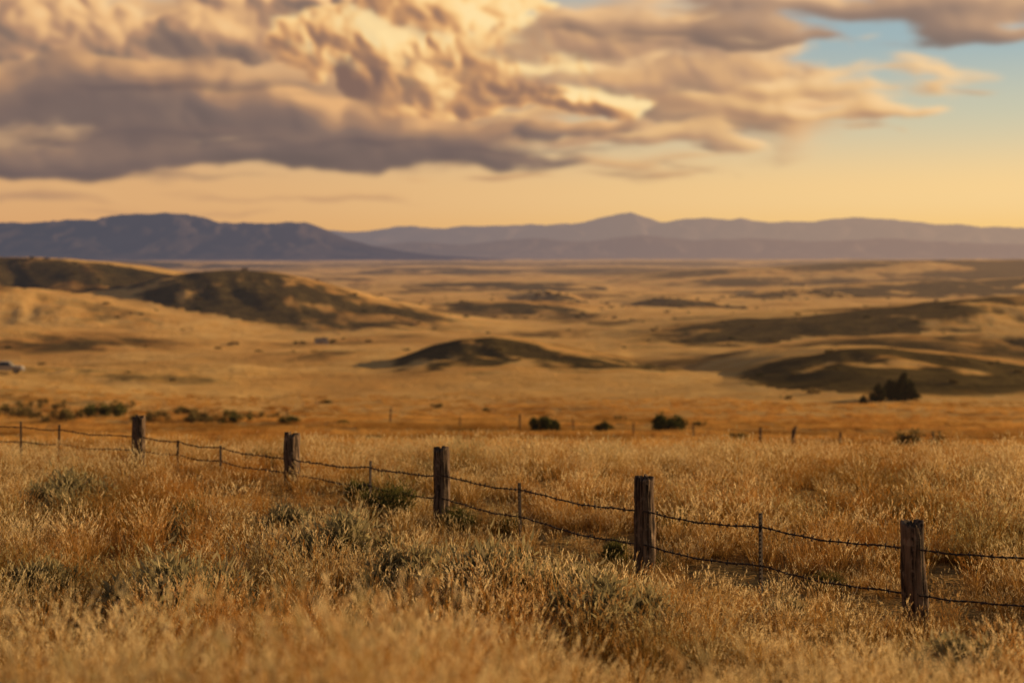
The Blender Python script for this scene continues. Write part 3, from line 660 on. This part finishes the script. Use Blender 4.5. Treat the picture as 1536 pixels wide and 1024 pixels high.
GREY=[(104,90,88),(117,99,94),(136,112,100),(176,136,106),(232,178,122)]
cloud([(250,90,800,150),(760,110,430,130),(1030,150,260,84),(1170,150,160,48),(-300,120,600,180)],300,90,0.40,0.0,1.3,TAN,0.55,0.95,1.2,1.6,0.18,30,9,1,0.25,0.1)
cloud([(1080,130,330,62),(1200,166,220,22),(1320,166,110,10),(1200,106,110,18),(980,205,200,24)],190,30,0.55,0.18,4.1,[(154,123,103),(192,149,113),(232,186,130),(250,208,152)],0.45,0.92,1.0,1.4,0.24,24,4,1,0.25)
cloud([(60,290,380,20),(430,296,260,10),(760,266,70,6),(980,262,130,9),(620,269,50,5),(930,240,220,14),(250,318,200,6),(1470,136,50,4)],170,16,0.5,0,6.3,[(150,120,102),(188,144,108),(224,176,122)],0.9,0.75,1.0,1.0,0.25,12,5)
cloud([(20,30,260,60),(300,55,170,44),(450,15,220,50),(-200,20,300,80)],130,70,0.35,0.60,9.7,[(118,100,94),(142,117,102),(186,143,111),(236,186,130),(252,210,152)],0.28,1,1.5,1.5,0.14,30,4,1.2,0.25,0.2,1.8,1.2)
# golden towers
cloud([(600,100,150,84),(690,62,120,70),(790,118,100,50),(540,50,80,44),(640,15,150,44),(880,150,110,22)],110,80,0.30,0.85,12.2,GOLD,0.18,1,1.2,1.45,0.15,26,4,1.30,0.24,0.2,1.7,1.1)
cloud([(720,86,120,46),(800,122,70,30),(530,60,80,40),(640,120,70,36)],80,60,0.30,0.8,45.2,GOLD,0.35,0.85,1.0,1.4,0.24,20,4,0.85,0.24,0.2,1.5,1.0)
cloud([(980,60,230,50),(1070,100,190,30),(900,126,130,22)],150,50,0.45,0.38,15.2,[(142,115,100),(178,139,112),(220,172,122),(248,202,144)],0.5,0.88,1.2,1.4,0.17,26,5,1.2,0.25,0.15,1.8,1.3)
# main grey deck
cloud([(60,155,430,80),(330,170,340,58),(600,200,330,32),(820,196,160,18),(350,232,620,28),(60,245,330,26),(-350,160,400,100)],260,60,0.42,0.26,19.4,GREY,0.42,0.96,1.9,1.5,0.11,34,6,1.4,0.18,0.16,2.4,1.5)
cloud([(560,216,400,10),(200,200,300,14),(760,222,240,8),(100,262,300,10),(300,130,240,16)],220,14,0.6,0,33.0,[(97,84,85),(110,94,91),(138,112,100)],0.9,0.6,1,1,0.1,18,6)
# top-right band
cloud([(1340,10,440,34),(1030,38,240,26),(1150,64,200,13),(1480,44,180,20),(1750,30,300,40)],220,34,0.5,0.12,27.7,[(130,109,98),(152,123,105),(188,149,117),(238,192,140)],0.45,0.95,1.4,1.4,0.14,24,5,1,0.15)
hi=ss(fbm(PX/420+4,PY/160+2,5),-0.15,0.35)*ss(-PY,20,120)*0.9
comp(ramp(0.4+0.5*fbm(PX/160,PY/80+9,4),TAN),hi)
edge=ss(UU,-0.78,-0.62)*(1-ss(UU,0.54,0.655))*(1-ss(VV,0.25,0.335))*ss(VV,0.006,0.03)
col=acc/np.maximum(alp,1e-4)[...,None]; alp=np.clip(alp*edge,0,1)
RD=48000.0
cv=np.stack([RD*np.sin(UU)*np.cos(VV),RD*np.cos(UU)*np.cos(VV),RD*np.sin(VV)],-1).reshape(-1,3)
cm,b,out=newmat('cloud_painted_light')
em=b.n('ShaderNodeEmission'); b.L.new(b.attr('cloud_col')['Vector'],em.inputs[0])  # emits the baked cloud colours, lit and shaded sides included
tr=b.n('ShaderNodeBsdfTransparent'); ms=b.n('ShaderNodeMixShader'); b.L.new(b.attr('cloud_a')['Fac'],ms.inputs[0]); b.L.new(tr.outputs[0],ms.inputs[1]); b.L.new(em.outputs[0],ms.inputs[2]); b.L.new(ms.outputs[0],out.inputs[0])
obj('clouds',mk_mesh('clouds',cv,gridfaces(len(vgr),len(ug)),True,{'cloud_col':('FLOAT_VECTOR',col.reshape(-1,3)),'cloud_a':('FLOAT',alp.ravel())},cm))
for mt in bpy.data.materials:
    try: mt.cycles.emission_sampling='NONE'
    except Exception: pass
# ---------------------------------------------------------------- camera
cam=bpy.data.cameras.new('camera'); co=obj('camera',cam); co.location=(0,0,0); co.rotation_euler=(math.radians(90),0,0)
cam.sensor_width=36; cam.lens=50; cam.shift_y=-132/1536; cam.clip_start=0.1; cam.clip_end=100000
cam.dof.use_dof=True; cam.dof.focus_distance=18.0; cam.dof.aperture_fstop=0.9
scene.camera=co
scene.view_settings.view_transform='Standard'; scene.view_settings.look='None'; scene.view_settings.exposure=0
